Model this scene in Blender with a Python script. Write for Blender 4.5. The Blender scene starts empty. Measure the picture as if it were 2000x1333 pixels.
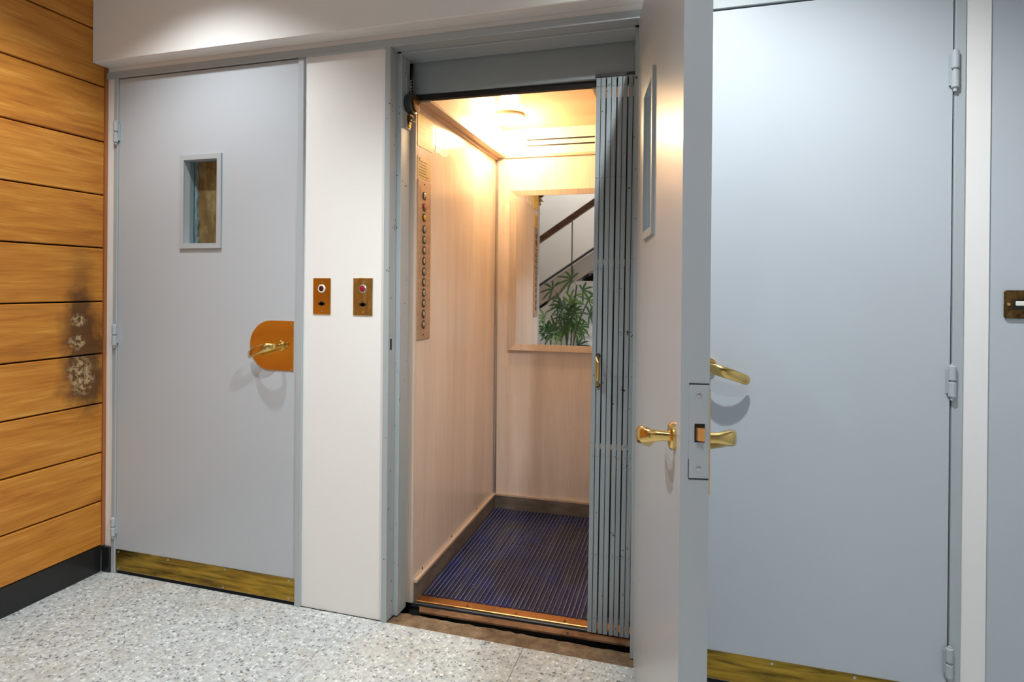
import bpy, bmesh, math, random
from mathutils import Vector, Matrix
random.seed(7)
S = bpy.context.scene
COL = S.collection
PI = math.pi

# ------------------------------------------------------------------ camera
def make_camera():
    yaw, pitch, roll = -0.29107, -0.002057, 0.008738
    fw = Vector((math.sin(yaw)*math.cos(pitch), math.cos(yaw)*math.cos(pitch), math.sin(pitch)))
    rt = Vector((math.cos(yaw), -math.sin(yaw), 0)); up = rt.cross(fw)
    r2 = rt*math.cos(roll)+up*math.sin(roll); u2 = -rt*math.sin(roll)+up*math.cos(roll)
    cd = bpy.data.cameras.new('camera'); co = bpy.data.objects.new('camera', cd); COL.objects.link(co)
    M = Matrix((( r2.x, u2.x, -fw.x, 2.3937), (r2.y, u2.y, -fw.y, -1.9681), (r2.z, u2.z, -fw.z, 1.2042), (0, 0, 0, 1)))
    co.matrix_world = M
    cd.sensor_width = 36; cd.lens = 36*1197.57/2000; cd.shift_y = -(666.5-561.84)/2000
    cd.clip_start = 0.02
    S.camera = co
make_camera()

# ------------------------------------------------------------------ world, exposure
W = bpy.data.worlds.new('world'); S.world = W; W.use_nodes = True
W.node_tree.nodes['Background'].inputs[0].default_value = (0.5, 0.52, 0.55, 1)
W.node_tree.nodes['Background'].inputs[1].default_value = 0.02
S.view_settings.view_transform = 'Standard'; S.view_settings.look = 'None'
S.view_settings.exposure = -0.13; S.view_settings.gamma = 1.0
S.view_settings.use_curve_mapping = False

LAMP_NEAR = 70.0      # downlights beside the doors (W)
LAMP_FAR = 92.0       # downlights farther back in the hall
LAMP_CAR = 15.5       # warm lamp in the lift car
COOL = (0.95, 0.99, 1.0)
WARM = (1.0, 0.73, 0.42)
CEIL = 2.62

# ------------------------------------------------------------------ material helper
class NT:
    def __init__(s, name):
        s.m = bpy.data.materials.new(name); s.m.use_nodes = True
        s.t = s.m.node_tree; s.b = s.t.nodes['Principled BSDF']; s.out = s.t.nodes['Material Output']
    def n(s, typ, **kw):
        nd = s.t.nodes.new('ShaderNode'+typ)
        for k, v in kw.items():
            if k in nd.inputs: nd.inputs[k].default_value = v
            else: setattr(nd, k, v)
        return nd
    def l(s, a, b): s.t.links.new(a, b)
    def coord(s, scale=(1, 1, 1), kind='Object', rot=(0, 0, 0)):
        tc = s.n('TexCoord'); mp = s.n('Mapping'); mp.inputs['Scale'].default_value = scale
        mp.inputs['Rotation'].default_value = rot
        s.l(tc.outputs[kind], mp.inputs['Vector']); return mp.outputs['Vector']
    def noise(s, vec, scale=5, detail=4, rough=.55, dist=0):
        nd = s.n('TexNoise', Scale=scale, Detail=detail, Roughness=rough, Distortion=dist)
        s.l(vec, nd.inputs['Vector']); return nd.outputs['Fac']
    def ramp(s, fac, stops, mode='LINEAR'):
        r = s.n('ValToRGB'); cr = r.color_ramp; cr.interpolation = mode
        while len(cr.elements) < len(stops): cr.elements.new(.5)
        for e, (p, c) in zip(cr.elements, stops):
            e.position = p; e.color = (*c, 1) if len(c) == 3 else c
        s.l(fac, r.inputs[0]); return r.outputs[0]
    def mix(s, fac, a, b, mode='MIX'):
        m = s.n('MixRGB', blend_type=mode)
        for i, v in ((0, fac), (1, a), (2, b)):
            if isinstance(v, (int, float)): m.inputs[i].default_value = v
            elif isinstance(v, tuple): m.inputs[i].default_value = (*v, 1)
            else: s.l(v, m.inputs[i])
        return m.outputs[0]
    def math(s, op, a, b=0.0, c=None):
        m = s.n('Math', operation=op)
        for i, v in enumerate((a, b, c)):
            if v is None: continue
            if isinstance(v, (int, float)): m.inputs[i].default_value = v
            else: s.l(v, m.inputs[i])
        return m.outputs[0]
    def base(s, c):
        if isinstance(c, tuple): s.b.inputs['Base Color'].default_value = (*c, 1)
        else: s.l(c, s.b.inputs['Base Color'])
    def set(s, rough=.5, metal=0.0, **kw):
        for k, v in (('Roughness', rough), ('Metallic', metal)):
            if isinstance(v, (int, float)): s.b.inputs[k].default_value = v
            else: s.l(v, s.b.inputs[k])
        for k, v in kw.items(): s.b.inputs[k.replace('_', ' ')].default_value = v
    def bump(s, h, strength=.2, dist=.002):
        b = s.n('Bump', Strength=strength, Distance=dist); s.l(h, b.inputs['Height']); s.l(b.outputs[0], s.b.inputs['Normal'])

def hexc(r, g, b):
    f = lambda v: (v/255/12.92) if v <= 10 else ((v/255+.055)/1.055)**2.4
    return (f(r), f(g), f(b))

M = {}
def paint(key, col, rough=.35, var=.06, chips=0.0, bumpy=.08, chipcol=(.05, .04, .03)):
    m = NT(key); v = m.coord()
    f = m.noise(v, 3.0, 3)
    c = m.mix(f, tuple(x*(1-var) for x in col), tuple(min(1, x*(1+var)) for x in col))
    if chips is not None and chips >= 0 and 'worn' in key or 'gate' in key:
        g = m.noise(v, 130, 1, .4); g2 = m.noise(v, 30, 1)
        msk = m.ramp(m.math('MULTIPLY', g, g2), [(.455-chips, (0, 0, 0)), (.475-chips, (1, 1, 1))])
        c = m.mix(msk, c, chipcol)
    m.base(c); m.set(rough)
    m.bump(m.noise(v, 90, 3), bumpy, .001)
    M[key] = m.m
PAINT = hexc(184, 190, 197)
paint('grey_paint', PAINT, .32, .03)
paint('frame_paint', hexc(172, 179, 183), .38, .05, chips=.0)
paint('worn_frame_paint', hexc(166, 174, 177), .42, .08, chips=.0)
paint('gate_paint', hexc(150, 160, 165), .42, .1, chips=.01)
paint('header_paint', hexc(150, 158, 160), .45, .05)
paint('white_wall', hexc(234, 232, 230), .6, .02, bumpy=.25)
paint('ceiling_white', hexc(232, 230, 228), .7, .02)
paint('rear_wall', hexc(196, 188, 180), .7, .04)
paint('black_base', (.012, .012, .013), .3, .2)
paint('dark_void', (.01, .009, .008), .8, .2)
paint('dark_steel', (.03, .033, .035), .4, .3)
paint('grey_strip', hexc(160, 150, 140), .5, .1)
paint('white_plastic', hexc(225, 225, 215), .35, .02)
paint('pot_paint', hexc(60, 52, 46), .5, .1)
paint('stringer_paint', hexc(206, 198, 190), .6, .03)

def wood_boards():
    m = NT('wood_boards'); tc = m.n('TexCoord'); oi = m.n('ObjectInfo')
    mp = m.n('Mapping'); mp.inputs['Scale'].default_value = (1, 1.2, 9)
    ad = m.n('VectorMath', operation='ADD'); cm = m.n('CombineXYZ')
    m.l(m.math('MULTIPLY', oi.outputs['Random'], 37.0), cm.inputs[1]); m.l(m.math('MULTIPLY', oi.outputs['Random'], 11.0), cm.inputs[2])
    m.l(tc.outputs['Object'], ad.inputs[0]); m.l(cm.outputs[0], ad.inputs[1]); m.l(ad.outputs[0], mp.inputs[0])
    v = mp.outputs[0]
    broad = m.noise(v, 1.6, 3, .5, 1.2)
    mp2 = m.n('Mapping'); mp2.inputs['Scale'].default_value = (1, 2.5, 60); m.l(ad.outputs[0], mp2.inputs[0])
    fine = m.noise(mp2.outputs[0], 3, 5, .65, .6)
    mp3 = m.n('Mapping'); mp3.inputs['Scale'].default_value = (1, 1.6, 26); m.l(ad.outputs[0], mp3.inputs[0])
    mid = m.noise(mp3.outputs[0], 2.0, 4, .6, 1.6)
    g = m.math('ADD', m.math('MULTIPLY', broad, .55), m.math('MULTIPLY', mid, .45))
    c = m.ramp(g, [(.32, hexc(160, 94, 26)), (.46, hexc(190, 120, 38)), (.57, hexc(203, 135, 48)), (.70, hexc(222, 164, 80))])
    c = m.mix(m.math('MULTIPLY', m.ramp(fine, [(.48, (0, 0, 0)), (.78, (1, 1, 1))]), .35), c, hexc(140, 78, 24))
    # worn, burnt patch with flaked pale spots
    sx = m.n('SeparateXYZ'); m.l(tc.outputs['Object'], sx.inputs[0])
    wob = m.noise(tc.outputs['Object'], 14, 3, .6); wob2 = m.noise(tc.outputs['Object'], 55, 4, .65)
    def blob(y0, z0, ry, rz, soft):
        dy = m.math('DIVIDE', m.math('SUBTRACT', sx.outputs[1], y0), ry); dz = m.math('DIVIDE', m.math('SUBTRACT', sx.outputs[2], z0), rz)
        d = m.math('SQRT', m.math('ADD', m.math('MULTIPLY', dy, dy), m.math('MULTIPLY', dz, dz)))
        d = m.math('ADD', d, m.math('MULTIPLY', m.math('SUBTRACT', wob, .5), 1.3))
        return m.ramp(d, [(max(0, 1-soft)/2, (1, 1, 1)), (min(1, (1+soft)/2), (0, 0, 0))]) if False else m.ramp(m.math('MULTIPLY', d, .5), [((1-soft)/2, (1, 1, 1)), ((1+soft)/2, (0, 0, 0))])
    dark = m.math('ADD', m.math('MULTIPLY', blob(-.108, 1.2, .045, .10, .7), .5), m.math('ADD', blob(-.105, 1.01, .075, .12, .5), blob(-.09, .82, .088, .125, .45)))
    dark = m.math('MINIMUM', m.math('MULTIPLY', dark, .88), .82)
    c = m.mix(dark, c, hexc(52, 30, 14))
    pale = m.math('ADD', m.math('ADD', blob(-.12, 1.05, .028, .022, .3), blob(-.128, .965, .028, .028, .3)), blob(-.108, .835, .045, .065, .35))
    pale = m.math('MULTIPLY', pale, m.ramp(wob2, [(.45, (0, 0, 0)), (.56, (1, 1, 1))]))
    c = m.mix(m.math('MULTIPLY', pale, .85), c, hexc(196, 172, 128))
    m.base(c); m.set(.42, 0.0); m.bump(fine, .1, .001)
    M['wood_boards'] = m.m
wood_boards()

def simple_wood(key, a, b, rough=.4, axis=2, sc=1.0):
    m = NT(key); s = [22*sc]*3; s[axis] = 1.6*sc
    v = m.coord(tuple(s)); f = m.noise(v, 2.2, 5, .6, .8)
    m.base(m.ramp(f, [(.3, a), (.7, b)])); m.set(rough); m.bump(f, .06, .001); M[key] = m.m
simple_wood('handrail_wood', hexc(74, 44, 28), hexc(122, 78, 50), .35, 0)
simple_wood('mirror_frame_wood', hexc(184, 164, 148), hexc(204, 184, 166), .4, 2)
simple_wood('trim_wood', hexc(148, 88, 46), hexc(176, 110, 58), .4, 2)
simple_wood('bronze_trim', hexc(190, 162, 138), hexc(210, 184, 160), .4, 1)

def laminate():
    m = NT('laminate'); v = m.coord((7, 7, .55)); v2 = m.coord((60, 60, 2.2))
    big = m.noise(v, 1.1, 3, .5, 1.0)
    wv = m.n('TexNoise', Scale=1.0, Detail=2.0, Distortion=2.5); m.l(v, wv.inputs['Vector'])
    rg = m.math('FRACT', m.math('MULTIPLY', wv.outputs['Fac'], 9.0))
    fine = m.noise(v2, 3.0, 5, .65)
    g = m.math('ADD', m.math('MULTIPLY', big, .55), m.math('MULTIPLY', rg, .05))
    g = m.math('ADD', g, m.math('MULTIPLY', fine, .32))
    c = m.ramp(g, [(.3, hexc(212, 192, 176)), (.55, hexc(228, 211, 196)), (.75, hexc(236, 222, 208))])
    m.base(c); m.set(.22, 0.0); M['laminate'] = m.m
laminate()
paint('car_ceiling', hexc(210, 182, 142), .16, .06)
paint('car_upper', hexc(236, 226, 206), .35, .03)
paint('cornice', hexc(205, 178, 150), .45, .06)

def terrazzo():
    m = NT('terrazzo'); v = m.coord()
    vo = m.n('TexVoronoi', Scale=85.0, Randomness=1.0); wob = m.n('TexNoise', Scale=60.0, Detail=2.0)
    m.l(v, wob.inputs['Vector'])
    ad = m.n('VectorMath', operation='ADD'); sc = m.n('VectorMath', operation='SCALE'); sc.inputs['Scale'].default_value = .012
    m.l(wob.outputs['Color'], sc.inputs[0]); m.l(v, ad.inputs[0]); m.l(sc.outputs[0], ad.inputs[1]); m.l(ad.outputs[0], vo.inputs['Vector'])
    sp = m.n('SeparateXYZ'); m.l(vo.outputs['Color'], sp.inputs[0])
    chip = m.ramp(sp.outputs[0], [(0, hexc(104, 110, 114)), (.08, hexc(152, 160, 164)), (.24, hexc(180, 186, 188)), (.46, hexc(206, 212, 212)), (.74, hexc(228, 234, 232)), (.93, hexc(192, 186, 172))], 'CONSTANT')
    cem = hexc(190, 194, 192)
    edge = m.math('MULTIPLY', m.ramp(vo.outputs['Distance'], [(.30, (0, 0, 0)), (.5, (1, 1, 1))]), .8)
    keep = m.ramp(sp.outputs[1], [(.0, (.35,)*3), (.25, (0, 0, 0))], 'CONSTANT')
    c = m.mix(m.math('MAXIMUM', edge, m.math('MULTIPLY', keep, .8)), chip, cem)
    v2 = m.n('TexVoronoi', Scale=230.0); m.l(ad.outputs[0], v2.inputs['Vector']); s2 = m.n('SeparateXYZ'); m.l(v2.outputs['Color'], s2.inputs[0])
    c = m.mix(m.ramp(s2.outputs[0], [(.93, (0, 0, 0)), (.95, (1, 1, 1))], 'CONSTANT'), c, hexc(110, 114, 120))
    dirt = m.noise(v, 4.5, 4, .6)
    c = m.mix(m.math('MULTIPLY', m.ramp(dirt, [(.52, (0, 0, 0)), (.72, (1, 1, 1))]), .3), c, hexc(178, 164, 142))
    m.base(c); m.set(.42); M['terrazzo'] = m.m
terrazzo()
def stone_worn():
    m = NT('worn_stone'); v = m.coord(); f = m.noise(v, 16, 5, .65); g = m.noise(v, 120, 3)
    c = m.ramp(f, [(.3, hexc(84, 64, 46)), (.5, hexc(118, 96, 72)), (.7, hexc(146, 126, 100))])
    c = m.mix(m.ramp(g, [(.68, (0, 0, 0)), (.72, (1, 1, 1))]), c, hexc(200, 186, 160))
    m.base(c); m.set(.7); m.bump(f, .9, .012); M['worn_stone'] = m.m
stone_worn()
def rusty(key, a, b, c3, rough=.55, metal=.3, sc=(12, 12, 12)):
    m = NT(key); v = m.coord(sc); f = m.noise(v, 1.0, 5, .65, .5)
    m.base(m.ramp(f, [(.3, a), (.5, b), (.7, c3)])); m.set(rough, metal); m.bump(f, .25, .002); M[key] = m.m
rusty('rusty_sill', hexc(92, 64, 44), hexc(130, 96, 68), hexc(158, 122, 90))
rusty('shaft_brick', hexc(106, 68, 36), hexc(148, 104, 62), hexc(188, 148, 102), .8, 0.0, (22, 22, 9))
rusty('blue_edge', hexc(92, 112, 120), hexc(140, 156, 162), hexc(176, 188, 192), .7, 0.0, (40, 40, 20))
rusty('skirting', hexc(96, 86, 76), hexc(118, 106, 94), hexc(138, 124, 110), .45, .2, (6, 6, 20))

def metal(key, col, rough=.18, var=.1, sc=(8, 8, 8), dark=None):
    m = NT(key); v = m.coord(sc); f = m.noise(v, 1.5, 4, .6, .4)
    lo = dark or tuple(x*(1-var) for x in col)
    m.base(m.ramp(f, [(.35, lo), (.62, col)])); m.set(m.math('ADD', m.math('MULTIPLY', f, .18), rough-.08), 1.0); M[key] = m.m
metal('brass', (.80, .56, .20), .17, .08)
metal('brass_plate', (.82, .56, .22), .12, .05)
metal('kick_brass', hexc(196, 158, 66), .34, .3, (3, 9, 30), hexc(108, 88, 40))
m = NT('bronze'); m.base(m.ramp(m.noise(m.coord((4, 4, 60)), 1.5, 4), [(.3, hexc(176, 144, 116)), (.7, hexc(196, 164, 134))])); m.set(.38, .35); M['bronze'] = m.m
metal('old_brass', hexc(130, 98, 56), .35, .3, (30, 30, 30), hexc(60, 42, 28))
metal('steel', (.55, .55, .56), .3, .1)
metal('copper_strip', hexc(236, 170, 100), .28, .15, (5, 5, 5))
m = NT('mirror_glass'); m.base((.9, .91, .9)); m.set(.015, 1.0); M['mirror_glass'] = m.m
def glass(key, rip=0.0, tint=(.85, .92, .93)):
    m = NT(key); m.t.nodes.remove(m.b)
    tr = m.n('BsdfTransparent'); tr.inputs[0].default_value = (*tint, 1); gl = m.n('BsdfGlossy', Roughness=.04); gl.inputs[0].default_value = (.9, .95, 1, 1)
    fr = m.n('Fresnel', IOR=1.5); mx = m.n('MixShader')
    ge = m.n('NewGeometry'); m.l(m.math('MULTIPLY', fr.outputs[0], m.math('SUBTRACT', 1.0, ge.outputs['Backfacing'])), mx.inputs[0]); m.l(tr.outputs[0], mx.inputs[1]); m.l(gl.outputs[0], mx.inputs[2]); m.l(mx.outputs[0], m.out.inputs[0])
    if rip:
        v = m.coord((3, 3, 14)); b = m.n('Bump', Strength=rip, Distance=.01); m.l(m.noise(v, 2, 2), b.inputs['Height']); m.l(b.outputs[0], gl.inputs['Normal'])
    M[key] = m.m
glass('pane_glass'); glass('rippled_glass', .5, (.5, .68, .72))
def emit(key, col, st):
    m = NT(key); m.base(tuple(col)); m.b.inputs['Emission Color'].default_value = (*col, 1); m.b.inputs['Emission Strength'].default_value = st; M[key] = m.m
emit('downlight_glow', COOL, 12); emit('car_lamp_glow', (1, .80, .52), 16)
def plain(key, col, rough=.4, metalv=0.0):
    m = NT(key); v = m.coord(); m.base(m.mix(m.noise(v, 30, 3), tuple(x*.9 for x in col), col)); m.set(rough, metalv); M[key] = m.m
plain('red_lens', (.35, .01, .03), .12); plain('dark_lens', (.06, .01, .01), .15); plain('red_button', hexc(205, 70, 48), .3)
plain('yellow_button', hexc(240, 176, 30), .3); plain('button_face', hexc(200, 184, 160), .25, .6); plain('black', (.008, .008, .008), .5)
plain('yellow_notice', hexc(240, 205, 90), .5); plain('pale_notice', hexc(235, 228, 205), .4); plain('ink', hexc(120, 86, 40), .6); plain('gold_notice', hexc(226, 188, 110), .5)
plain('soil', hexc(46, 34, 26), .9); plain('stem_green', hexc(60, 66, 40), .6)
def mat_rubber():
    m = NT('rubber_mat'); v = m.coord(); f = m.noise(v, 5, 4, .6)
    c = m.ramp(f, [(.35, hexc(16, 19, 36)), (.5, hexc(18, 25, 66)), (.72, hexc(22, 36, 106))])
    sp = m.noise(m.coord((1, 1, 1)), 140, 2, .5); big = m.noise(v, 6, 2)
    msk = m.math('MULTIPLY', m.ramp(sp, [(.66, (0, 0, 0)), (.7, (1, 1, 1))]), m.ramp(big, [(.52, (0, 0, 0)), (.6, (1, 1, 1))]))
    c = m.mix(m.math('MULTIPLY', msk, .7), c, hexc(170, 165, 165))
    wear = m.noise(m.coord((40, 1.5, 1)), 1.5, 3)
    c = m.mix(m.math('MULTIPLY', m.ramp(wear, [(.5, (0, 0, 0)), (.75, (1, 1, 1))]), .3), c, hexc(120, 112, 112))
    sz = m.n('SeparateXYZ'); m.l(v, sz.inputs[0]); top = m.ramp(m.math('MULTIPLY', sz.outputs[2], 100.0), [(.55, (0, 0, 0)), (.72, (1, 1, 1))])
    c = m.mix(m.math('MULTIPLY', top, m.ramp(m.noise(v, 9, 4, .6), [(.3, (.25,)*3), (.65, (.75,)*3)])), c, hexc(128, 130, 150))  # rib tops lightened: pale highlights painted along the ribs
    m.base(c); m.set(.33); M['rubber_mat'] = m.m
mat_rubber()
def leaf_mat():
    m = NT('palm_leaf'); oi = m.n('ObjectInfo'); c = m.ramp(oi.outputs['Random'], [(0, hexc(34, 62, 28)), (.6, hexc(62, 98, 44)), (1, hexc(110, 140, 70))])
    m.base(c); m.set(.4); M['palm_leaf'] = m.m
leaf_mat()

# ------------------------------------------------------------------ mesh helpers
def box(bm, x0, x1, y0, y1, z0, z1, bev=0.0):
    v = [bm.verts.new(p) for p in ((x0, y0, z0), (x1, y0, z0), (x1, y1, z0), (x0, y1, z0), (x0, y0, z1), (x1, y0, z1), (x1, y1, z1), (x0, y1, z1))]
    fs = [bm.faces.new([v[i] for i in f]) for f in ((3, 2, 1, 0), (4, 5, 6, 7), (0, 1, 5, 4), (1, 2, 6, 5), (2, 3, 7, 6), (3, 0, 4, 7))]
    if bev:
        es = list({e for f in fs for e in f.edges})
        bmesh.ops.bevel(bm, geom=es, offset=bev, segments=1, affect='EDGES', profile=.7)
def ring(bm, o, i, y0, y1):
    """rectangle o with a rectangular hole i (x0,x1,z0,z1), between y0 and y1"""
    def quad(r, y): return [bm.verts.new(p) for p in ((r[0], y, r[2]), (r[1], y, r[2]), (r[1], y, r[3]), (r[0], y, r[3]))]
    of, jf, ob, jb = quad(o, y0), quad(i, y0), quad(o, y1), quad(i, y1)
    for k in range(4):
        n = (k+1) % 4
        bm.faces.new((of[k], of[n], jf[n], jf[k])); bm.faces.new((ob[n], ob[k], jb[k], jb[n]))
        bm.faces.new((of[n], of[k], ob[k], ob[n])); bm.faces.new((jf[k], jf[n], jb[n], jb[k]))
def frame_of(d):
    d = d.normalized(); a = Vector((0, 0, 1)) if abs(d.z) < .9 else Vector((1, 0, 0))
    u = d.cross(a).normalized(); return u, d.cross(u).normalized()
def tube(bm, pts, rads, n=10, flat=None, cap=True):
    """swept tube; flat=(ru,rz) squashes: ru across (horizontal normal), rz vertical"""
    pts = [Vector(p) for p in pts]; rings = []
    if isinstance(rads, (int, float)): rads = [rads]*len(pts)
    for k, p in enumerate(pts):
        d = (pts[min(k+1, len(pts)-1)]-pts[max(k-1, 0)])
        u, w = frame_of(d)
        if flat: ru, rw = rads[k]*flat[0], rads[k]*flat[1]
        else: ru = rw = rads[k]
        rings.append([bm.verts.new(p+u*math.cos(2*PI*j/n)*ru+w*math.sin(2*PI*j/n)*rw) for j in range(n)])
    for a, b in zip(rings, rings[1:]):
        for j in range(n): bm.faces.new((a[j], a[(j+1) % n], b[(j+1) % n], b[j]))
    if cap: bm.faces.new(list(reversed(rings[0]))); bm.faces.new(rings[-1])
def cyl(bm, p, q, r, n=14): tube(bm, [p, q], r, n)
def lathe(bm, prof, n=24, c=(0, 0, 0), axis='z'):
    def P(r, h, a):
        x, y = r*math.cos(a), r*math.sin(a)
        v = {'z': (x, y, h), 'y': (x, h, y), 'x': (h, x, y)}[axis]
        return (v[0]+c[0], v[1]+c[1], v[2]+c[2])
    rs = [[bm.verts.new(P(max(r, 1e-4), h, 2*PI*k/n)) for k in range(n)] for r, h in prof]
    for a, b in zip(rs, rs[1:]):
        for k in range(n): bm.faces.new((a[k], a[(k+1) % n], b[(k+1) % n], b[k]))
    bm.faces.new(list(reversed(rs[0]))); bm.faces.new(rs[-1])
def prism(bm, poly, y0, y1, plane='xz'):
    def P(p, h): return {'xz': (p[0], h, p[1]), 'xy': (p[0], p[1], h), 'yz': (h, p[0], p[1])}[plane]
    a = [bm.verts.new(P(p, y0)) for p in poly]; b = [bm.verts.new(P(p, y1)) for p in poly]
    bm.faces.new(a); bm.faces.new(list(reversed(b)))
    for k in range(len(poly)): bm.faces.new((a[k], b[k], b[(k+1) % len(poly)], a[(k+1) % len(poly)]))
def obj(name, build, material, parent=None, smooth=False, loc=None):
    bm = bmesh.new(); build(bm)
    bmesh.ops.recalc_face_normals(bm, faces=bm.faces[:])
    me = bpy.data.meshes.new(name); bm.to_mesh(me); bm.free()
    if smooth:
        for p in me.polygons: p.use_smooth = True
        if smooth != 'all': me.set_sharp_from_angle(angle=math.radians(40))
    o = bpy.data.objects.new(name, me); COL.objects.link(o)
    o.data.materials.append(M[material])
    if parent: o.parent = parent
    if loc: o.location = loc
    return o
def B(*a, **k): return lambda bm: box(bm, *a, **k)
def tag(o, label, cat, group=None, kind=None):
    o['label'] = label; o['category'] = cat
    if group: o['group'] = group
    if kind: o['kind'] = kind
    return o
def struct(o, label, cat):
    return tag(o, label, cat, kind='structure')
def empty(name, loc=(0, 0, 0), rz=0):
    o = bpy.data.objects.new(name, None); COL.objects.link(o); o.location = loc; o.rotation_euler = (0, 0, rz); o.empty_display_size = .1
    return o
def copy_part(o, parent, loc=None):
    c = o.copy(); COL.objects.link(c); c.parent = parent
    if loc is not None: c.location = loc
    return c

# ------------------------------------------------------------------ setting: floor
XL, XR, YB = .035, 3.6, -4.1
floor = obj('floor', B(-1.5, XR+.1, YB-.1, 0, -.15, -.012), 'grey_strip')
struct(floor, 'speckled grey terrazzo hall floor', 'floor')
xs = [-1.345, -.705, -.065, .575, 1.215, 1.855, 2.495, 3.135, 3.7]
for i in range(8):
    y1 = 0.0
    while y1 > YB:
        y0 = max(y1-.64, YB)
        x0, x1 = xs[i], xs[i+1]
        if not (x1 < 0 and y1 > -2.3):
            obj('floor_slab', B(x0+.0006, x1-.0006, y0+.0006, y1-.0006, -.012, 0.0, bev=.0006), 'terrazzo', floor)
        y1 -= .64

# walls -------------------------------------------------------------
def wall_back(bm):
    box(bm, XL-.1, .0755, 0, .14, 0, 2.075)
    box(bm, XL-.1, 3.157, 0, .14, 2.075, 2.75)
    box(bm, .9905, 1.327, 0.004, .04, 0, 2.075)
    box(bm, 2.24, 2.345, 0, .04, 0, 2.075)
    box(bm, 3.097, 3.157, 0, .14, 0, 2.075)
struct(obj('wall_back', wall_back, 'white_wall'), 'white plaster wall around the grey lift doors', 'wall')
struct(obj('trim_1', B(XL, 2.32, -.07, 0, 2.099, CEIL, bev=.003), 'white_wall'), 'white plaster beam running above the door heads', 'beam')

left = obj('wall_left', B(XL-.16, XL-.03, -2.9, .0, 0, 4.2), 'dark_void')
struct(left, 'wall of wide orange brown horizontal wood boards', 'wall')
seams = [.110, .296, .498, .704, .910, 1.126, 1.348, 1.567, 1.788, 2.016, 2.24, 2.46, 2.69]
for a, b in zip(seams, seams[1:]):
    obj('board', B(XL-.03, XL, -2.9, -.014, a+.003, b-.003, bev=.003), 'wood_boards', left)
obj('end_strip', B(XL-.03, XL+.004, -.0138, -.0005, .11, 2.099), 'trim_wood', left)
struct(obj('baseboard_left', B(XL-.03, XL-.004, -2.9, -.012, 0, .109, bev=.002), 'black_base'), 'glossy black baseboard under the wood boards', 'baseboard')
struct(obj('baseboard_back', B(XL-.004, .0745, -.012, -.0005, 0, .106, bev=.002), 'black_base'), 'short black baseboard piece beside the windowed lift door', 'baseboard')

def wall_right(bm):
    box(bm, 3.1575, XR+.1, .006, .14, 0, 2.75)
    box(bm, XR, XR+.1, YB, .006, 0, 4.2)
struct(obj('wall_right', wall_right, 'grey_paint'), 'smooth blue grey painted wall right of the white strip', 'wall')
struct(obj('wall_front', lambda bm: (box(bm, -1.5, XR+.1, YB-.1, YB, 0, 4.2), box(bm, -1.5, -1.4, YB, -2.8, 0, 4.2), box(bm, -1.5, XL-.16, -2.9, -2.8, 0, 4.2)), 'rear_wall'), 'greige stairwell wall seen in the lift mirror', 'wall')
struct(obj('ceiling', lambda bm: (box(bm, XL-.16, XR+.1, -2.95, .14, CEIL, CEIL+.1), box(bm, -1.5, XR+.1, -3.0, -2.9, CEIL, 4.2), box(bm, -1.5, XR+.1, YB, -2.9, 4.2, 4.3)), 'ceiling_white'), 'white hall ceiling', 'ceiling')

# door frames -------------------------------------------------------
FP = 'frame_paint'
struct(obj('trim_2', lambda bm: box(bm, XL-.012, 3.097, -.007, .05, 2.052, 2.079, bev=.0015), FP), 'long grey steel head bar above all the doors', 'door frame')
struct(obj('trim_3', B(.0757, .0965, -.006, .05, 0, 2.052, bev=.0015), FP), 'narrow grey hinge post next to the wood wall', 'door frame')
struct(obj('trim_4', B(.9655, .9905, -.006, .05, 0, 2.052, bev=.0015), FP), 'grey frame post between windowed door and white panel', 'door frame')
def lift_post(bm):
    box(bm, 1.327, 1.348, -.006, .047, 0, 2.052, bev=.0015)
    box(bm, 1.33, 1.365, .0472, .117, 0, 2.07, bev=.002)
lp = struct(obj('trim_5', lift_post, 'worn_frame_paint'), 'chipped grey stepped frame post left of the lift car', 'door frame')
obj('strike_hole', B(1.3475, 1.3487, .008, .02, .972, 1.012), 'black', lp)
struct(obj('trim_6', lambda bm: (box(bm, 2.218, 2.24, -.006, .047, 0, 2.052), box(bm, 2.2, 2.24, .0472, .117, 0, 2.07)), 'worn_frame_paint'), 'grey hinge post hidden behind the open lift door', 'door frame')
struct(obj('trim_7', B(2.345, 2.367, -.006, .05, 0, 2.052, bev=.0015), FP), 'grey frame post behind the open door', 'door frame')
struct(obj('trim_8', B(3.0715, 3.097, -.006, .05, 0, 2.052, bev=.0015), FP), 'grey hinge post left of the white wall strip', 'door frame')
struct(obj('trim_9', lambda bm: (box(bm, 1.348, 2.218, .0472, .149, 2.044, 2.09, bev=.002)), FP), 'grey stepped head of the lift opening', 'door frame')
struct(obj('trim_10', lambda bm: (box(bm, 1.366, 2.25, .152, .19, 1.926, 2.075, bev=.002)), 'header_paint'), 'dark grey steel header panel above the lift entrance', 'header panel')
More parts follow.
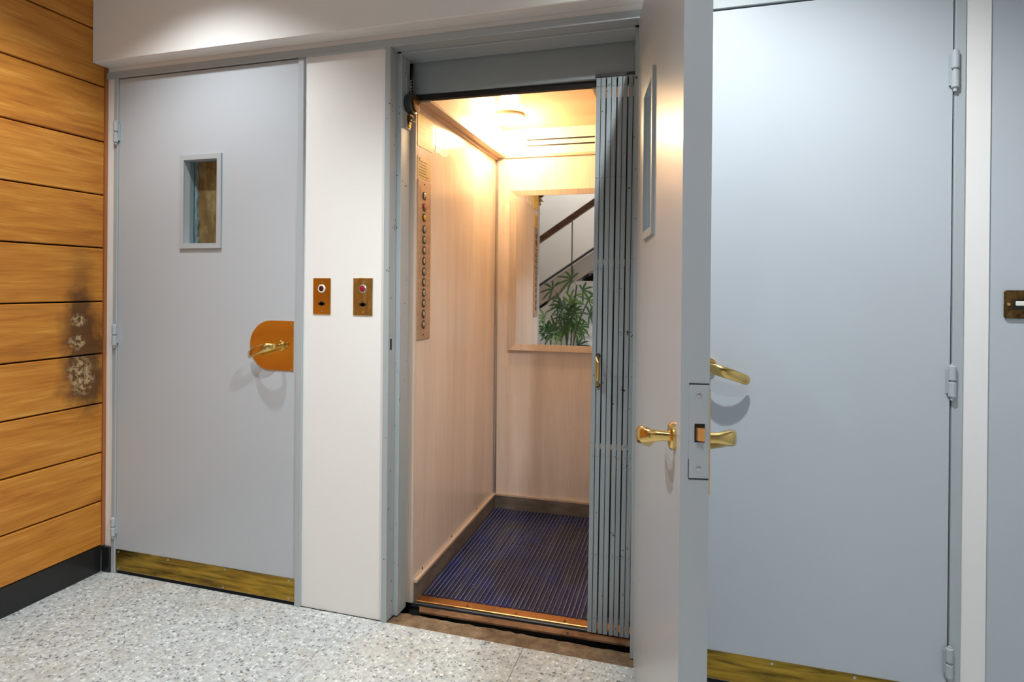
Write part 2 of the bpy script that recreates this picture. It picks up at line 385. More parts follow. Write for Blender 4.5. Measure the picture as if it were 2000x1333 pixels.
# worn stone threshold
def stone(bm):
    n = 40; top = []; 
    f = [(1.349+(2.217-1.349)*k/n) for k in range(n+1)]
    rnd = [random.uniform(-.004, .004) for _ in f]; rnd2 = [random.uniform(-.003, .003) for _ in f]
    a = [bm.verts.new((x, 0.0005, -.001)) for x in f]; b = [bm.verts.new((x, .04, -.0025+rnd2[k])) for k, x in enumerate(f)]
    c = [bm.verts.new((x, .083+rnd[k], -.005)) for k, x in enumerate(f)]; d = [bm.verts.new((x, .083+rnd[k], -.12)) for k, x in enumerate(f)]
    e = [bm.verts.new((x, .0005, -.12)) for x in f]
    for p, q in ((a, b), (b, c), (c, d), (d, e), (e, a)):
        for k in range(n): bm.faces.new((p[k], p[k+1], q[k+1], q[k]))
    for k in (0, n): bm.faces.new((a[k], b[k], c[k], d[k], e[k]))
struct(obj('trim_11', stone, 'worn_stone'), 'worn brown stone threshold in front of the lift', 'threshold')
# shaft behind the walls
struct(obj('wall_shaft', lambda bm: (box(bm, .0, 1.32, .42, .5, 0, 2.6), box(bm, 1.2, 1.26, .14, 1.4, -.6, 2.6), box(bm, 2.32, 2.4, .14, 1.4, -.6, 2.6), box(bm, 1.2, 2.4, 1.36, 1.42, -.6, 2.6), box(bm, 1.2, 2.4, -.0, 1.4, -.66, -.6), box(bm, 1.2, 2.4, .14, 1.4, 2.5, 2.6), box(bm, .0, .05, .14, .5, 0, 2.6), box(bm, 2.36, 3.1, .2, .26, 0, 2.6)), 'dark_void'), 'dark lift shaft walls behind the doors', 'wall')

# ------------------------------------------------------------------ doors
def lever(parent, origin, out, along, droop=.036, n=14, ros=.026):
    """curved brass lever: out = +-1 along local y, along = +-1 along local x"""
    h = empty('door_handle', origin); h.parent = parent
    def ro(bm): lathe(bm, [(ros, 0), (ros, out*.006), (ros*.86, out*.010), (.4*ros, out*.011)], 24, axis='y')
    obj('rosette', ro, 'brass', h, True)
    P = [(0, .008, 0), (0, .026, 0), (0, .042, 0), (.008, .053, -.001), (.024, .059, -.004), (.045, .060, -.010), (.068, .056, -.017), (.09, .047, -.026), (.108, .034, -.034), (.114, .028, -droop)]
    Rr = [.0095, .0095, .0115, .0135, .0145, .0145, .014, .0135, .013, .009]
    def lv(bm):
        rings = []
        pts = [Vector((along*a, out*o, z)) for a, o, z in P]
        for k, p in enumerate(pts):
            d = (pts[min(k+1, len(pts)-1)]-pts[max(k-1, 0)]).normalized()
            w = Vector((0, 0, 1)); w = (w-d*w.dot(d)).normalized(); u = d.cross(w).normalized()
            sq = min(1, k/3.0); ru = Rr[k]*(1-.42*sq); rw = Rr[k]*(1+.12*sq)
            rings.append([bm.verts.new(p+u*math.copysign(abs(math.cos(2*PI*j/n))**.75, math.cos(2*PI*j/n))*ru+w*math.copysign(abs(math.sin(2*PI*j/n))**.75, math.sin(2*PI*j/n))*rw) for j in range(n)])
        for a, b in zip(rings, rings[1:]):
            for j in range(n): bm.faces.new((a[j], a[(j+1) % n], b[(j+1) % n], b[j]))
        bm.faces.new(list(reversed(rings[0]))); bm.faces.new(rings[-1])
    obj('lever', lv, 'brass', h, True)
    return h
def hinge_part(parent, x, y, z0, z1, name='hinge'):
    zm = (z0+z1)/2
    def f(bm):
        for a, b in ((z0, zm-.0012), (zm+.0012, z1)):
            lathe(bm, [(.005, a), (.0095, a+.003), (.0095, b-.003), (.005, b)], 14, (x, y, 0))
        cyl(bm, (x, y, z0-.008), (x, y, z1+.003), .005, 10)
        box(bm, x-.012, x+.012, y+.004, y+.011, z0+.01, z1-.01)
    return obj(name, f, FP, parent, True)
def screw(parent, p, r=.004, out=-1, material='brass', axis='y'):
    return obj('screw', lambda bm: lathe(bm, [(r, 0), (r, out*.0012), (r*.6, out*.0022)], 10, p, axis), material, parent, True)
def dplate_poly(x0, x1, zc, h):
    """straight edge at x1, rounded towards x0"""
    R = h/2; w = abs(x1-x0); s = 1 if x1 > x0 else -1
    xc = x0+s*R*1.0
    pts = [(x1, zc-R), (x1, zc+R)]
    for k in range(25):
        a = PI/2+PI*k/24
        pts.append((xc+s*R*math.cos(a), zc+R*math.sin(a)))
    return pts
def window_set(parent, o, y_face, outw, reveal_back, pane='pane_glass', moul=.02):
    """raised frame on the door face plus glass; o=(x0,x1,z0,z1) outer"""
    i = (o[0]+moul, o[1]-moul, o[2]+moul, o[3]-moul)
    fr = obj('window_frame', lambda bm: ring(bm, o, i, y_face+outw*.008, y_face), FP, parent)
    ym = (y_face+reveal_back)/2
    obj('glass_pane', B(i[0]-.004, i[1]+.004, ym-.002, ym+.002, i[2]-.004, i[3]+.004), pane, parent)
    return fr

# door 1: closed lift door with window
d1 = empty('door_1'); struct(d1, 'closed grey lift door with small window and orange brass plate', 'door')
WIN1 = (.419, .62, 1.343, 1.714)
obj('door_panel', lambda bm: ring(bm, (.0985, .963, .012, 2.0475), (WIN1[0]+.02, WIN1[1]-.02, WIN1[2]+.02, WIN1[3]-.02), .0, .045), 'grey_paint', d1)
window_set(d1, WIN1, 0.0, -1, .05, 'pane_glass')
for a, b in ((1.783, 1.872), (.944, 1.031), (.155, .231)): hinge_part(d1, .0935, -.012, a, b)
kp = obj('kick_plate', B(.099, .9625, -.0022, -.0002, .014, .099), 'kick_brass', d1)
for x, z in ((.112, .09), (.37, .092), (.65, .092), (.94, .09), (.112, .022), (.64, .022), (.94, .024)): screw(kp, (x, -.0022, z), .0045, -1, 'steel')
pl1 = obj('handle_plate', lambda bm: prism(bm, dplate_poly(.757, .952, .972, .188), -.0025, -.0003), 'brass_plate', d1)
for x, z in ((.768, .972), (.940, 1.055), (.941, .886)): screw(pl1, (x, -.0025, z), .0042)
lever(d1, (.893, -.0025, .972), -1, -1, ros=.022)
# brown panel and bluish rough plaster edge behind the window
b1 = obj('shaft_board', B(.3, .72, .062, .08, 1.2, 1.85), 'shaft_brick'); tag(b1, 'brown board in the shaft seen through the small door window', 'board')
def rough_post(bm):
    zs = [1.2+.65*k/40 for k in range(41)]; xe = [.450+random.uniform(-.004, .004) for _ in zs]
    prism(bm, [(.3, 1.2)]+[(x, z) for x, z in zip(xe, zs)]+[(.3, 1.85)], .052, .0615)
tag(obj('shaft_post', rough_post, 'blue_edge'), 'blue grey rough post inside the small door window', 'post')

# door 3: closed grey door with hinges at right
d3 = empty('door_3'); struct(d3, 'closed plain grey door at right with brass lever and kick plate', 'door')
obj('door_panel', B(2.369, 3.0675, 0, .045, .012, 2.0475), 'grey_paint', d3)
for a, b in ((1.757, 1.861), (.91, .998), (.138, .222)): hinge_part(d3, 3.0695, -.012, a, b)
kp3 = obj('kick_plate', B(2.3695, 3.066, -.0022, -.0002, .014, .099), 'kick_brass', d3)
for x in (2.4, 2.62, 2.84, 3.05): screw(kp3, (x, -.0022, .09), .0045, -1, 'steel')
lever(d3, (2.432, 0, .966), -1, 1)

# door 2: the open leaf
d2 = empty('door_2', (2.215, 0, 0), -(PI/2-math.radians(10.5)))
struct(d2, 'open grey lift door swung towards the viewer, seen edge-on', 'door')
LW, LT = .85, .05
WIN2 = (.225, .442, 1.335, 1.747)
obj('door_panel', lambda bm: ring(bm, (0.004, LW, .012, 2.0475), (WIN2[0]+.02, WIN2[1]-.02, WIN2[2]+.02, WIN2[3]-.02), 0, LT), 'grey_paint', d2)
window_set(d2, WIN2, 0.0, -1, LT, 'rippled_glass')
obj('window_frame', lambda bm: ring(bm, WIN2, (WIN2[0]+.02, WIN2[1]-.02, WIN2[2]+.02, WIN2[3]-.02), LT, LT+.008), FP, d2)
lever(d2, (.782, 0, .923), -1, -1)
plo = obj('handle_plate', lambda bm: prism(bm, dplate_poly(.655, .848, .93, .188), LT+.0003, LT+.0025), 'brass_plate', d2)
lever(d2, (.785, LT+.0025, .923), 1, -1, ros=.019)
kp2 = obj('kick_plate', B(.01, .846, LT+.0002, LT+.0022, .014, .099), 'kick_brass', d2)
lk = obj('lock_plate', B(LW+.0002, LW+.0016, .015, .0485, .866, 1.032, bev=.0004), 'grey_paint', d2); lk['label'] = 'grey painted lock faceplate'
obj('plate_gap', lambda bm: (box(bm, LW, LW+.0009, .0145, .049, .8635, .8665), box(bm, LW, LW+.0009, .0145, .049, 1.0315, 1.0345), box(bm, LW, LW+.0009, .0138, .0152, .866, .9)), 'black', lk)
obj('latch_hole', B(LW+.0016, LW+.0020, .024, .042, .930, .963), 'black', lk)
def latch(bm): prism(bm, [(LW+.001, .026), (LW+.009, .029), (LW+.012, .040), (LW+.001, .041)], .934, .957, 'xy')
obj('latch_bolt', latch, 'copper_strip', lk)
for z in (1.014, .884): screw(lk, (LW+.0016, .032, z), .0048, 1, 'steel', 'x')

# ------------------------------------------------------------------ lift car
CO, CPH = (1.3738, .2109, 0), .0229
def car_empty(name): return empty(name, CO, CPH)
CW, CD, CF = .86, .987, -.05
car = car_empty('elevator_car'); tag(car, 'open lift car lined with pale wood laminate, warmly lit', 'elevator')
obj('side_wall', lambda bm: box(bm, -.02, 0, CF, CD+.02, .02, 2.06), 'laminate', car)
obj('side_wall', lambda bm: box(bm, CW, CW+.02, CF, CD+.02, .02, 2.06), 'laminate', car)
obj('back_wall', lambda bm: box(bm, 0, CW, CD, CD+.02, .02, 2.06), 'laminate', car)
obj('floor_pan', B(-.02, CW+.02, CF, CD+.02, -.06, -.004), 'dark_steel', car)
obj('ceiling_panel', B(-.02, CW+.02, CF, CD+.02, 2.045, 2.06), 'car_ceiling', car)
obj('upper_panel', B(.0, .045, CF, CD, 1.912, 2.0448), 'car_upper', car)
vp = obj('upper_panel', B(.0455, .66, CD-.012, CD-.0003, 1.908, 2.0448), 'car_upper', car)
for z in (1.953, 1.984): obj('vent_slot', B(.172, .535, CD-.0126, CD-.0119, z-.004, z+.004), 'black', vp)
obj('soffit', B(.665, CW, CF, CD, 1.9, 2.0445), 'cornice', car)
obj('cornice', lambda bm: (box(bm, 0.0003, .052, CF, CD-.0003, 1.897, 1.9115, bev=.002), box(bm, .052, .665, CD-.016, CD-.0003, 1.893, 1.9075, bev=.002), box(bm, .0003, .012, CF, CD-.001, 1.885, 1.897)), 'cornice', car)
obj('corner_trim', lambda bm: box(bm, .0003, .014, CD-.014, CD-.0003, .075, 1.886, bev=.004), 'steel', car)
sk = obj('skirting', B(.0003, .012, CF+.001, CD-.0005, 0, .072), 'skirting', car); obj('skirting_strip', B(.0004, .014, CF+.001, CD-.001, .0722, .082), 'bronze_trim', sk)
sk2 = obj('skirting', B(.0125, CW-.001, CD-.012, CD-.0005, 0, .072), 'skirting', car); obj('skirting_strip', B(.0145, CW-.001, CD-.014, CD-.001, .0722, .082), 'bronze_trim', sk2)
obj('front_post', B(-.03, -.0003, CF-.012, CF+.03, -.0, 1.915), 'laminate', car)
obj('header_gap_shade', B(-.03, CW+.02, CF-.01, CF+.012, 1.905, 1.925), 'dark_void', car)  # dark bar stands in for the unlit gap below the header panel
ts = obj('threshold_strip', B(0.004, CW, CF+.006, CF+.05, -.003, .003, bev=.0015), 'copper_strip', car)
for t in (.015, .21, .4, .58): screw(ts, (t, CF+.02, .003), .004, 1, 'black', 'z')
obj('sill_edge', lambda bm: (box(bm, -.02, CW, CF-.006, CF+.0055, -.018, -.001, bev=.002)), 'dark_steel', car)
sl = obj('apron_sill', lambda bm: prism(bm, [(.045, CF-.046), (CW, CF-.046), (CW, CF-.012), (.03, CF-.012)], -.014, -.008, 'xy'), 'rusty_sill', car)
screw(sl, (.6, CF-.035, -.006), .004, 1, 'black', 'z')
for (y, z) in ((.03, .088), (.35, .088), (.7, .088)): screw(car, (.0005, y, z+.004), .004, 1, 'black', 'x')
# ribbed rubber mat
def ribs(bm):
    x0, x1, y0, y1 = .0135, CW-.002, CF+.051, CD-.0125
    n = 47; p = (x1-x0)/n; prof = []
    for k in range(n):
        a = x0+k*p
        prof += [(a, .0035), (a+p*.40, .0035), (a+p*.48, .0075), (a+p*.66, .0075), (a+p*.74, .0035)]
    prof.append((x1, .0035))
    A = [bm.verts.new((x, y0, z)) for x, z in prof]; Bq = [bm.verts.new((x, y1, z)) for x, z in prof]
    for k in range(len(prof)-1): bm.faces.new((A[k], A[k+1], Bq[k+1], Bq[k]))
    a0 = bm.verts.new((x0, y0, -.0035)); a1 = bm.verts.new((x1, y0, -.0035)); b0 = bm.verts.new((x0, y1, -.0035)); b1 = bm.verts.new((x1, y1, -.0035))
    bm.faces.new([a0]+A+[a1]); bm.faces.new([b1]+list(reversed(Bq))+[b0]); bm.faces.new((a0, a1, b1, b0)); bm.faces.new((a0, b0, Bq[0], A[0])); bm.faces.new((a1, A[-1], Bq[-1], b1))
mt = car_empty('rubber_mat'); tag(mt, 'worn navy blue ribbed rubber mat on the lift floor', 'floor mat')
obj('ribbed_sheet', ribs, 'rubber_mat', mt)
# mirror
mr = car_empty('wall_mirror'); tag(mr, 'rectangular mirror in a tan wooden frame on the lift back wall', 'mirror')
MO, MI = (.081, .78, .862, 1.716), (.118, .743, .895, 1.688)
def mir_frame(bm):
    y0, y1 = CD-.022, CD-.0005
    def q(r, y): return [bm.verts.new(p) for p in ((r[0], y, r[2]), (r[1], y, r[2]), (r[1], y, r[3]), (r[0], y, r[3]))]
    o1, o2, i1, i2 = q(MO, y1), q(MO, y0), q(MI, y0+.008), q(MI, y1)
    for k in range(4):
        n = (k+1) % 4
        for a, b in ((o1, o2), (o2, i1), (i1, i2), (i2, o1)): bm.faces.new((a[k], a[n], b[n], b[k]))
obj('mirror_frame', mir_frame, 'mirror_frame_wood', mr)
obj('mirror_glass', B(MI[0]-.003, MI[1]+.003, CD-.011, CD-.006, MI[2]-.003, MI[3]+.003), 'mirror_glass', mr)
# control panel
cp = car_empty('control_panel'); tag(cp, 'tall bronze lift control panel with a column of round buttons', 'control panel')
fp = obj('face_plate', B(.0003, .004, CF+.004, .078, .994, 1.612, bev=.001), 'bronze', cp)
fp['label'] = 'brushed bronze faceplate'
def rbtn(z, face, kind='ring'):
    b = obj('button', lambda bm: lathe(bm, [(.0105, .004), (.0105, .0075), (.009, .0085), (.001, .0085)], 18, (0, .012, z), 'x'), face, cp, True)
    obj('button_ring', lambda bm: lathe(bm, [(.0172, .004), (.0172, .006), (.0145, .007), (.0112, .006), (.0112, .004)], 20, (0, .012, z), 'x'), 'dark_steel', b, True)
    return b
k0 = rbtn(1.553, 'steel'); obj('key_slot', B(.0085, .0091, .0105, .0135, 1.546, 1.560), 'black', k0)
k1 = rbtn(1.509, 'red_button'); k1['label'] = 'red stop button'
k2 = rbtn(1.469, 'yellow_button'); k2['label'] = 'yellow alarm button'
for k in range(10): rbtn(1.423-k*(1.423-1.052)/9, 'button_face')
for z in (1.597, 1.012): screw(cp, (.004, .012, z), .003, 1, 'black', 'x')
# notices on the left car wall
nt = car_empty('instruction_label'); tag(nt, 'small gold instruction label directly above the button panel', 'label')
obj('sheet', B(.0003, .0012, CF+.004, .078, 1.617, 1.702), 'gold_notice', nt)
obj('print_lines', lambda bm: [box(bm, .0012, .0014, CF+.012, CF+.012+random.uniform(.07, .105), z, z+.0035) for z in (1.626, 1.637, 1.648, 1.659, 1.670, 1.681)]+[box(bm, .0012, .0014, CF+.012, CF+.026, 1.686, 1.696)], 'ink', nt)
nt = car_empty('notice_sheet'); tag(nt, 'yellow certificate sheet high on the left lift wall', 'notice')
obj('sheet', B(.0003, .0012, CF+.002, .098, 1.738, 1.862), 'yellow_notice', nt)
obj('print_lines', lambda bm: [box(bm, .0012, .0014, CF+.014, CF+.014+random.uniform(.06, .11), z, z+.003) for z in (1.755, 1.765, 1.785, 1.795, 1.812)]+[box(bm, .0012, .0014, .03, .092, 1.826, 1.852), box(bm, .0012, .0014, CF+.002, .098, 1.738, 1.742)], 'gold_notice', nt)
nt = car_empty('paper_notice'); tag(nt, 'torn pale paper stickers beside the yellow certificate', 'notice')
def torn(bm):
    prism(bm, [(.125, 1.745), (.16, 1.75), (.2, 1.742), (.262, 1.76), (.258, 1.79), (.27, 1.82), (.24, 1.85), (.19, 1.846), (.15, 1.858), (.128, 1.84), (.135, 1.80)], .0003, .001, 'yz')
obj('sheet', torn, 'pale_notice', nt)
obj('print_lines', lambda bm: [box(bm, .001, .0013, a, b, z, z+.004) for a, b, z in ((.14, .19, 1.83), (.15, .185, 1.81), (.2, .255, 1.8), (.21, .25, 1.778), (.2, .24, 1.768))], 'gold_notice', nt)
tag(obj('wall_hook', lambda bm: (box(bm, .0003, .003, -.036, -.018, 1.588, 1.592), box(bm, .0003, .004, -.034, -.028, 1.555, 1.59)), 'black', loc=CO), 'tiny black hook left of the top lift button', 'hook').rotation_euler = (0, 0, CPH)
# car lamp
cl = car_empty('ceiling_lamp'); tag(cl, 'glowing round lamp on the lift car ceiling', 'lamp')
obj('lamp_base', lambda bm: lathe(bm, [(.076, 2.0447), (.076, 2.034), (.068, 2.03)], 28, (.15, .70, 0)), 'car_upper', cl, True)
obj('lamp_globe', lambda bm: lathe(bm, [(.066, 2.0298), (.070, 2.02), (.062, 2.008), (.04, 2.0), (.002, 1.997)], 28, (.15, .70, 0)), 'car_lamp_glow', cl, 'all')
ld = bpy.data.lights.new('car_lamp_light', 'POINT'); ld.energy = LAMP_CAR; ld.color = WARM; ld.shadow_soft_size = .04
lo = bpy.data.objects.new('car_lamp_light', ld); COL.objects.link(lo); lo.parent = cl; lo.location = (.15, .70, 1.96)

# ------------------------------------------------------------------ folding gate
gt = car_empty('folding_gate'); tag(gt, 'collapsed grey steel folding lattice gate beside the open door', 'gate')
GY = CF-.022
tilt = .008
def channel(bm, t, w=.0145, dep=.017):
    z0, z1 = .004, 1.928
    def xx(z): return t-(1.93-z)*tilt
    for (a, b, c, d) in ((0, w, 0, .0018), (0, .0016, .0018, dep), (w-.0016, w, .0018, dep)):
        vs = []
        for z in (z0, z1):
            for (x, y) in ((a, c), (b, c), (b, d), (a, d)): vs.append(bm.verts.new((xx(z)+x, GY-.004+y, z)))
        for f in ((3, 2, 1, 0), (4, 5, 6, 7), (0, 1, 5, 4), (1, 2, 6, 5), (2, 3, 7, 6), (3, 0, 4, 7)): bm.faces.new([vs[i] for i in f])
ts_ = []
for k in range(4):
    for j in (0, 1):
        t = .683+k*.0365+j*.0172+(.001 if k > 1 else 0)
        ts_.append(t)
        bar = obj('gate_bar', lambda bm, t=t: channel(bm, t), 'gate_paint', gt)
        for z in (.28, .62, .90, 1.27, 1.585, 1.9):
            obj('rivet', lambda bm, t=t, z=z: lathe(bm, [(.0035, 0), (.003, -.0018), (.001, -.0025)], 8, (t-(1.93-z)*tilt+.0072, GY-.004, z), 'y'), 'gate_paint', bar)
for a_, b_ in zip(ts_, ts_[1:]):
    t = (a_+.0145+b_)/2
    for z0, z1 in ((.06, .64), (.66, 1.28), (1.30, 1.86)):
        obj('scissor_link', lambda bm, t=t, a=z0, b=z1: tube(bm, [(t-(1.93-a)*tilt-.0008, GY+.008, a), (t-(1.93-b)*tilt+.0008, GY+.010, b)], .0032, 6), 'dark_steel', gt)  # links coloured dark to paint shade into the gaps between bars
hd = obj('pull_handle', lambda bm: tube(bm, [(.697, GY-.004, .966), (.697, GY-.022, .962), (.699, GY-.034, .945), (.700, GY-.037, .915), (.699, GY-.034, .885), (.697, GY-.022, .868), (.697, GY-.004, .864)], [.005, .0065, .007, .0075, .007, .0065, .005], 10), 'brass', gt, True)
hd['label'] = 'brass pull handle'
for z in (.966, .864): obj('handle_mount', lambda bm, z=z: lathe(bm, [(.009, 0), (.008, -.004)], 12, (.697, GY-.004, z), 'y'), 'dark_steel', hd)
obj('gate_track', B(.68, CW, CF-.03, CF-.013, 1.93, 1.94), 'dark_steel', gt)

# ------------------------------------------------------------------ lock mechanism on the post
il = empty('door_interlock', (1.3655, .098, 1.783)); tag(il, 'old black lift door lock with round cover on the frame post', 'lock')
obj('housing', lambda bm: lathe(bm, [(.02, 0), (.036, .002), (.038, .006), (.038, .026), (.03, .03)], 20, (0.0, .0, .092), 'x'), 'dark_steel', il, True)
obj('round_cover', lambda bm: lathe(bm, [(.03, .0302), (.031, .033), (.029, .036), (.002, .037)], 20, (0, .004, .092), 'x'), 'old_brass', il, True)
obj('cover_screw', lambda bm: lathe(bm, [(.004, .037), (.003, .039)], 10, (0, .012, .094), 'x'), 'black', il)
obj('mount_plate', B(-.0004, .004, -.018, .016, .0, .185), 'worn_frame_paint', il)
obj('contact_block', lambda bm: (box(bm, .004, .018, -.014, .012, .028, .05), box(bm, .004, .012, -.01, .008, .018, .028)), 'old_brass', il)
obj('roller_arm', lambda bm: (tube(bm, [(.01, .0, .05), (.022, -.006, .036), (.026, -.008, .024), (.034, -.004, .026)], .004, 8), lathe(bm, [(.008, .002), (.008, .012)], 12, (.004, -.012, .008), 'x')), 'brass', il, True)
obj('cable', lambda bm: tube(bm, [(.008, .0, .13), (.012, .004, .15), (.008, .008, .175), (.012, .012, .2), (.009, .02, .235)], .0045, 8), 'black', il, True)
obj('spring', lambda bm: tube(bm, [(.014+.004*math.cos(k*.9), -.006+.004*math.sin(k*.9), .132+k*.0016) for k in range(30)], .0013, 5), 'steel', il)

# ------------------------------------------------------------------ call plates and switch
metal('reflection_brass', (.78, .66, .30), .26, .25, (20, 20, 6))  # paler brass: a yellowish reflection put into the plate's colour
def call_plate(x0, x1, z0, z1, lens, label, pm='brass_plate'):
    e = empty('call_button_plate', ((x0+x1)/2, .004, z0)); tag(e, label, 'button plate')
    w, h = (x1-x0)/2, z1-z0
    obj('plate', B(-w, w, -.003, -.0002, 0, h, bev=.001), pm, e)
    b = obj('button', lambda bm: lathe(bm, [(.0105, -.003), (.0105, -.006), (.008, -.0075), (.001, -.008)], 20, (0, 0, h*.71), 'y'), lens, e, True)
    obj('button_ring', lambda bm: lathe(bm, [(.0105, -.003), (.0105, -.007), (.013, -.0075), (.0155, -.005), (.0155, -.003)], 24, (0, 0, h*.71), 'y'), 'white_plastic' if lens != 'red_lens' else 'steel', b, True)
    obj('keyhole', lambda bm: (lathe(bm, [(.0085, -.003), (.0085, -.0036)], 18, (0, 0, h*.3), 'y'), box(bm, -.014, .014, -.0036, -.003, h*.3-.006, h*.3+.004)), 'black', e)
    for z in (.1*h, .9*h): screw(e, (0, -.003, z), .0042)
call_plate(1.0325, 1.107, 1.0935, 1.228, 'dark_lens', 'orange brass call plate with dark button, nearer the windowed door')
call_plate(1.201, 1.28, 1.0925, 1.2295, 'red_lens', 'brass call plate with painted-in yellow reflection and red button, nearer the lift', 'reflection_brass')
sw = empty('light_switch', (3.25, .006, 1.167)); tag(sw, 'dark brass light switch plate with white rocker on grey wall', 'light switch')
obj('plate', B(-.058, .058, -.009, 0, -.038, .038, bev=.004), 'old_brass', sw)
obj('rocker', B(-.034, .034, -.014, -.009, -.004, .009, bev=.002), 'white_plastic', sw)
obj('rocker_well', B(-.038, .038, -.0098, -.009, -.014, .012), 'black', sw)
screw(sw, (-.049, -.009, 0), .004)

# ------------------------------------------------------------------ downlights
def downlight(x, y, power, label, spread=126, blend=.8):
    e = empty('downlight', (x, y, CEIL)); tag(e, label, 'ceiling light', 'recessed hall downlights')
    obj('trim_ring', lambda bm: lathe(bm, [(.07, -.0005), (.07, -.006), (.055, -.008), (.055, -.0005)], 28), 'ceiling_white', e, True)
    obj('diffuser', lambda bm: lathe(bm, [(.0545, -.0006), (.0545, -.004), (.001, -.004)], 28), 'downlight_glow', e)
    l = bpy.data.lights.new('downlight_light', 'SPOT'); l.energy = power; l.color = COOL; l.spot_size = math.radians(spread); l.spot_blend = blend; l.shadow_soft_size = .022
    o = bpy.data.objects.new('downlight_light', l); COL.objects.link(o); o.parent = e; o.location = (0, 0, -.02)
downlight(.66, -.57, LAMP_NEAR, 'ceiling downlight nearest the wood wall and windowed door', 114, .7)
downlight(2.49, -.76, LAMP_NEAR*2.0, 'ceiling downlight in front of the right grey door', 130, .7)
downlight(1.3, -1.15, LAMP_FAR*.85, 'rear ceiling downlight on the wood wall side', 114, .7)
downlight(2.6, -1.75, LAMP_FAR*.4, 'rear ceiling downlight on the grey wall side', 134, .8)
sw2 = empty('stairwell_fill', (1.3, -3.55, 4.2)); tag(sw2, 'added fill lamp high in the stairwell, out of view', 'ceiling light')  # fill lamp added to brighten the stairwell in the mirror
obj('fill_rim', lambda bm: lathe(bm, [(.16, -.0005), (.16, -.03), (.14, -.034), (.14, -.0005)], 28), 'ceiling_white', sw2, True)
obj('diffuser', lambda bm: lathe(bm, [(.1395, -.0006), (.1395, -.03), (.001, -.04)], 28), 'downlight_glow', sw2, True)
l = bpy.data.lights.new('stairwell_fill_light', 'POINT'); l.energy = 130; l.color = COOL; l.shadow_soft_size = .12
o = bpy.data.objects.new('stairwell_fill_light', l); COL.objects.link(o); o.parent = sw2; o.location = (0, 0, -.18)

# ------------------------------------------------------------------ behind the camera: stair, railing, palm (seen in the mirror)
SL = (2.263-1.848)/(1.401-.789)
def zr(x, z0): return z0+(x-.789)*SL
rl = empty('stair_railing', (.0, -3.2, 0)); tag(rl, 'stair railing with brown wooden handrail reflected in the lift mirror', 'railing')
XA, XB = -1.0, 3.4
obj('handrail', lambda bm: prism(bm, [(XA, zr(XA, 1.80)), (XB, zr(XB, 1.80)), (XB, zr(XB, 1.89)), (XA, zr(XA, 1.89))], -.03, .03), 'handrail_wood', rl)
obj('lower_rail', lambda bm: prism(bm, [(XA, zr(XA, 1.255)), (XB, zr(XB, 1.255)), (XB, zr(XB, 1.29)), (XA, zr(XA, 1.29))], -.012, .012), 'dark_steel', rl)
for x in (-.6, -.03, .54, 1.115, 1.69, 2.26, 2.83):
    obj('baluster', lambda bm, x=x: tube(bm, [(x, 0, zr(x, 1.0)), (x, 0, zr(x, 1.83))], .007, 8), 'dark_steel', rl)
st = empty('staircase', (0, -3.25, 0)); tag(st, 'pale staircase rising behind the palm in the mirror', 'staircase')
obj('stringer', lambda bm: prism(bm, [(XA, zr(XA, 1.02)), (XB, zr(XB, 1.02)), (XB, zr(XB, 1.25)), (XA, zr(XA, 1.25))], -.05, 0), 'stringer_paint', st)
for k in range(16):
    x = -.95+k*.27; z = zr(x, 1.14)
    obj('step', B(x, x+.29, -.8, -.0505, z-.05, z+.13), 'stringer_paint', st)
obj('under_stair_shade', lambda bm: prism(bm, [(.2, 0), (3.3, 0), (3.3, zr(3.3, 1.0)), (.2, zr(.2, 1.0))], -.3, -.28), 'dark_void', st)  # dark sheet painted as the shade of the void under the flight
lw = struct(obj('wall_low', lambda bm: prism(bm, [(.1, 0), (3.45, 0), (3.45, 1.275), (1.16, 1.275), (.8, .97), (.1, .5)], -3.2, -3.13), 'white_wall'), 'low white wall behind the potted palm', 'wall')
pm = empty('potted_palm', (1.14, -2.76, 0)); tag(pm, 'potted lady palm with fan leaves reflected in the lift mirror', 'plant')
obj('pot', lambda bm: lathe(bm, [(.11, 0), (.15, .28), (.165, .3), (.165, .33), (.15, .33), (.14, .29)], 24), 'pot_paint', pm, True)
obj('soil', lambda bm: lathe(bm, [(.138, .28), (.1, .292), (.001, .295)], 20), 'soil', pm)
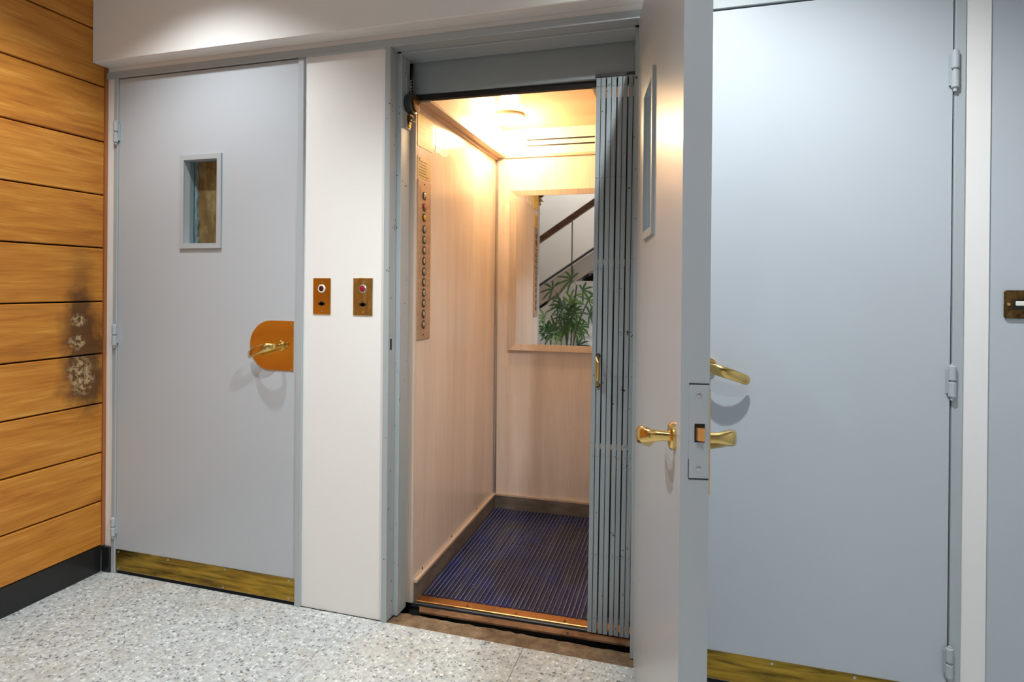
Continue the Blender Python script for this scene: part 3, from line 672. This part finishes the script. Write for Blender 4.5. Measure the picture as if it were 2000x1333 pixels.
def blade_fan(bm, base, dirv, n, L, wdt):
    base = Vector(base); d = Vector(dirv).normalized()
    upv = Vector((random.uniform(-.35, .35), 1, random.uniform(-.2, .6))); upv = (upv-d*upv.dot(d)).normalized(); side = d.cross(upv).normalized()
    for k in range(n):
        a = (k/(n-1)-.5)*math.radians(200)
        dd = (d*math.cos(a)+side*math.sin(a)+upv*.12).normalized()
        Lk = L*(1-.25*abs(k/(n-1)-.5)*2)*random.uniform(.9, 1.1)
        sd = dd.cross(upv).normalized()
        prev = None
        for s, w in ((0, .25), (.3, .9), (.65, 1.0), (.9, .7), (1.0, .12)):
            c = base+dd*(Lk*s)-Vector((0, 0, 1))*(Lk*.28*s*s)
            r = (bm.verts.new(c+sd*wdt*w*.5), bm.verts.new(c+upv*wdt*.12), bm.verts.new(c-sd*wdt*w*.5))
            if prev: bm.faces.new((prev[0], prev[1], r[1], r[0])); bm.faces.new((prev[1], prev[2], r[2], r[1]))
            prev = r
stems = [((.0, .02), (-.08, -.02), .98), ((.03, -.02), (.10, .0), 1.22), ((-.05, 0), (-.2, .02), .86), ((.05, .03), (.24, .04), 1.05), ((-.02, -.04), (.0, -.06), .74), ((.0, .0), (-.13, .0), 1.12)]
for (bx_, by_), (tx, ty), h in stems:
    pts = [(bx_+(tx-bx_)*s*s, by_+(ty-by_)*s*s, .28+(h-.28)*s) for s in (0, .25, .5, .75, 1)]
    obj('stem', lambda bm, pts=pts: tube(bm, pts, .009, 7), 'stem_green', pm, True)
    for j in range(5):
        s = 1-j*.12; ang = random.uniform(0, 2*PI)
        p = Vector((bx_+(tx-bx_)*s*s, by_+(ty-by_)*s*s, .28+(h-.28)*s))
        dv = Vector((math.cos(ang), math.sin(ang)*.3, random.uniform(-.1, .9))).normalized()
        q = p+dv*random.uniform(.09, .16)
        def lf(bm, p=p, q=q, dv=dv):
            tube(bm, [p, (p+q)/2+Vector((0, 0, .008)), q], .0028, 5)
            blade_fan(bm, q, (dv.x, dv.y, dv.z*.35), random.choice((6, 7, 8)), random.uniform(.15, .22), .026)
        obj('leaf', lf, 'palm_leaf', pm)
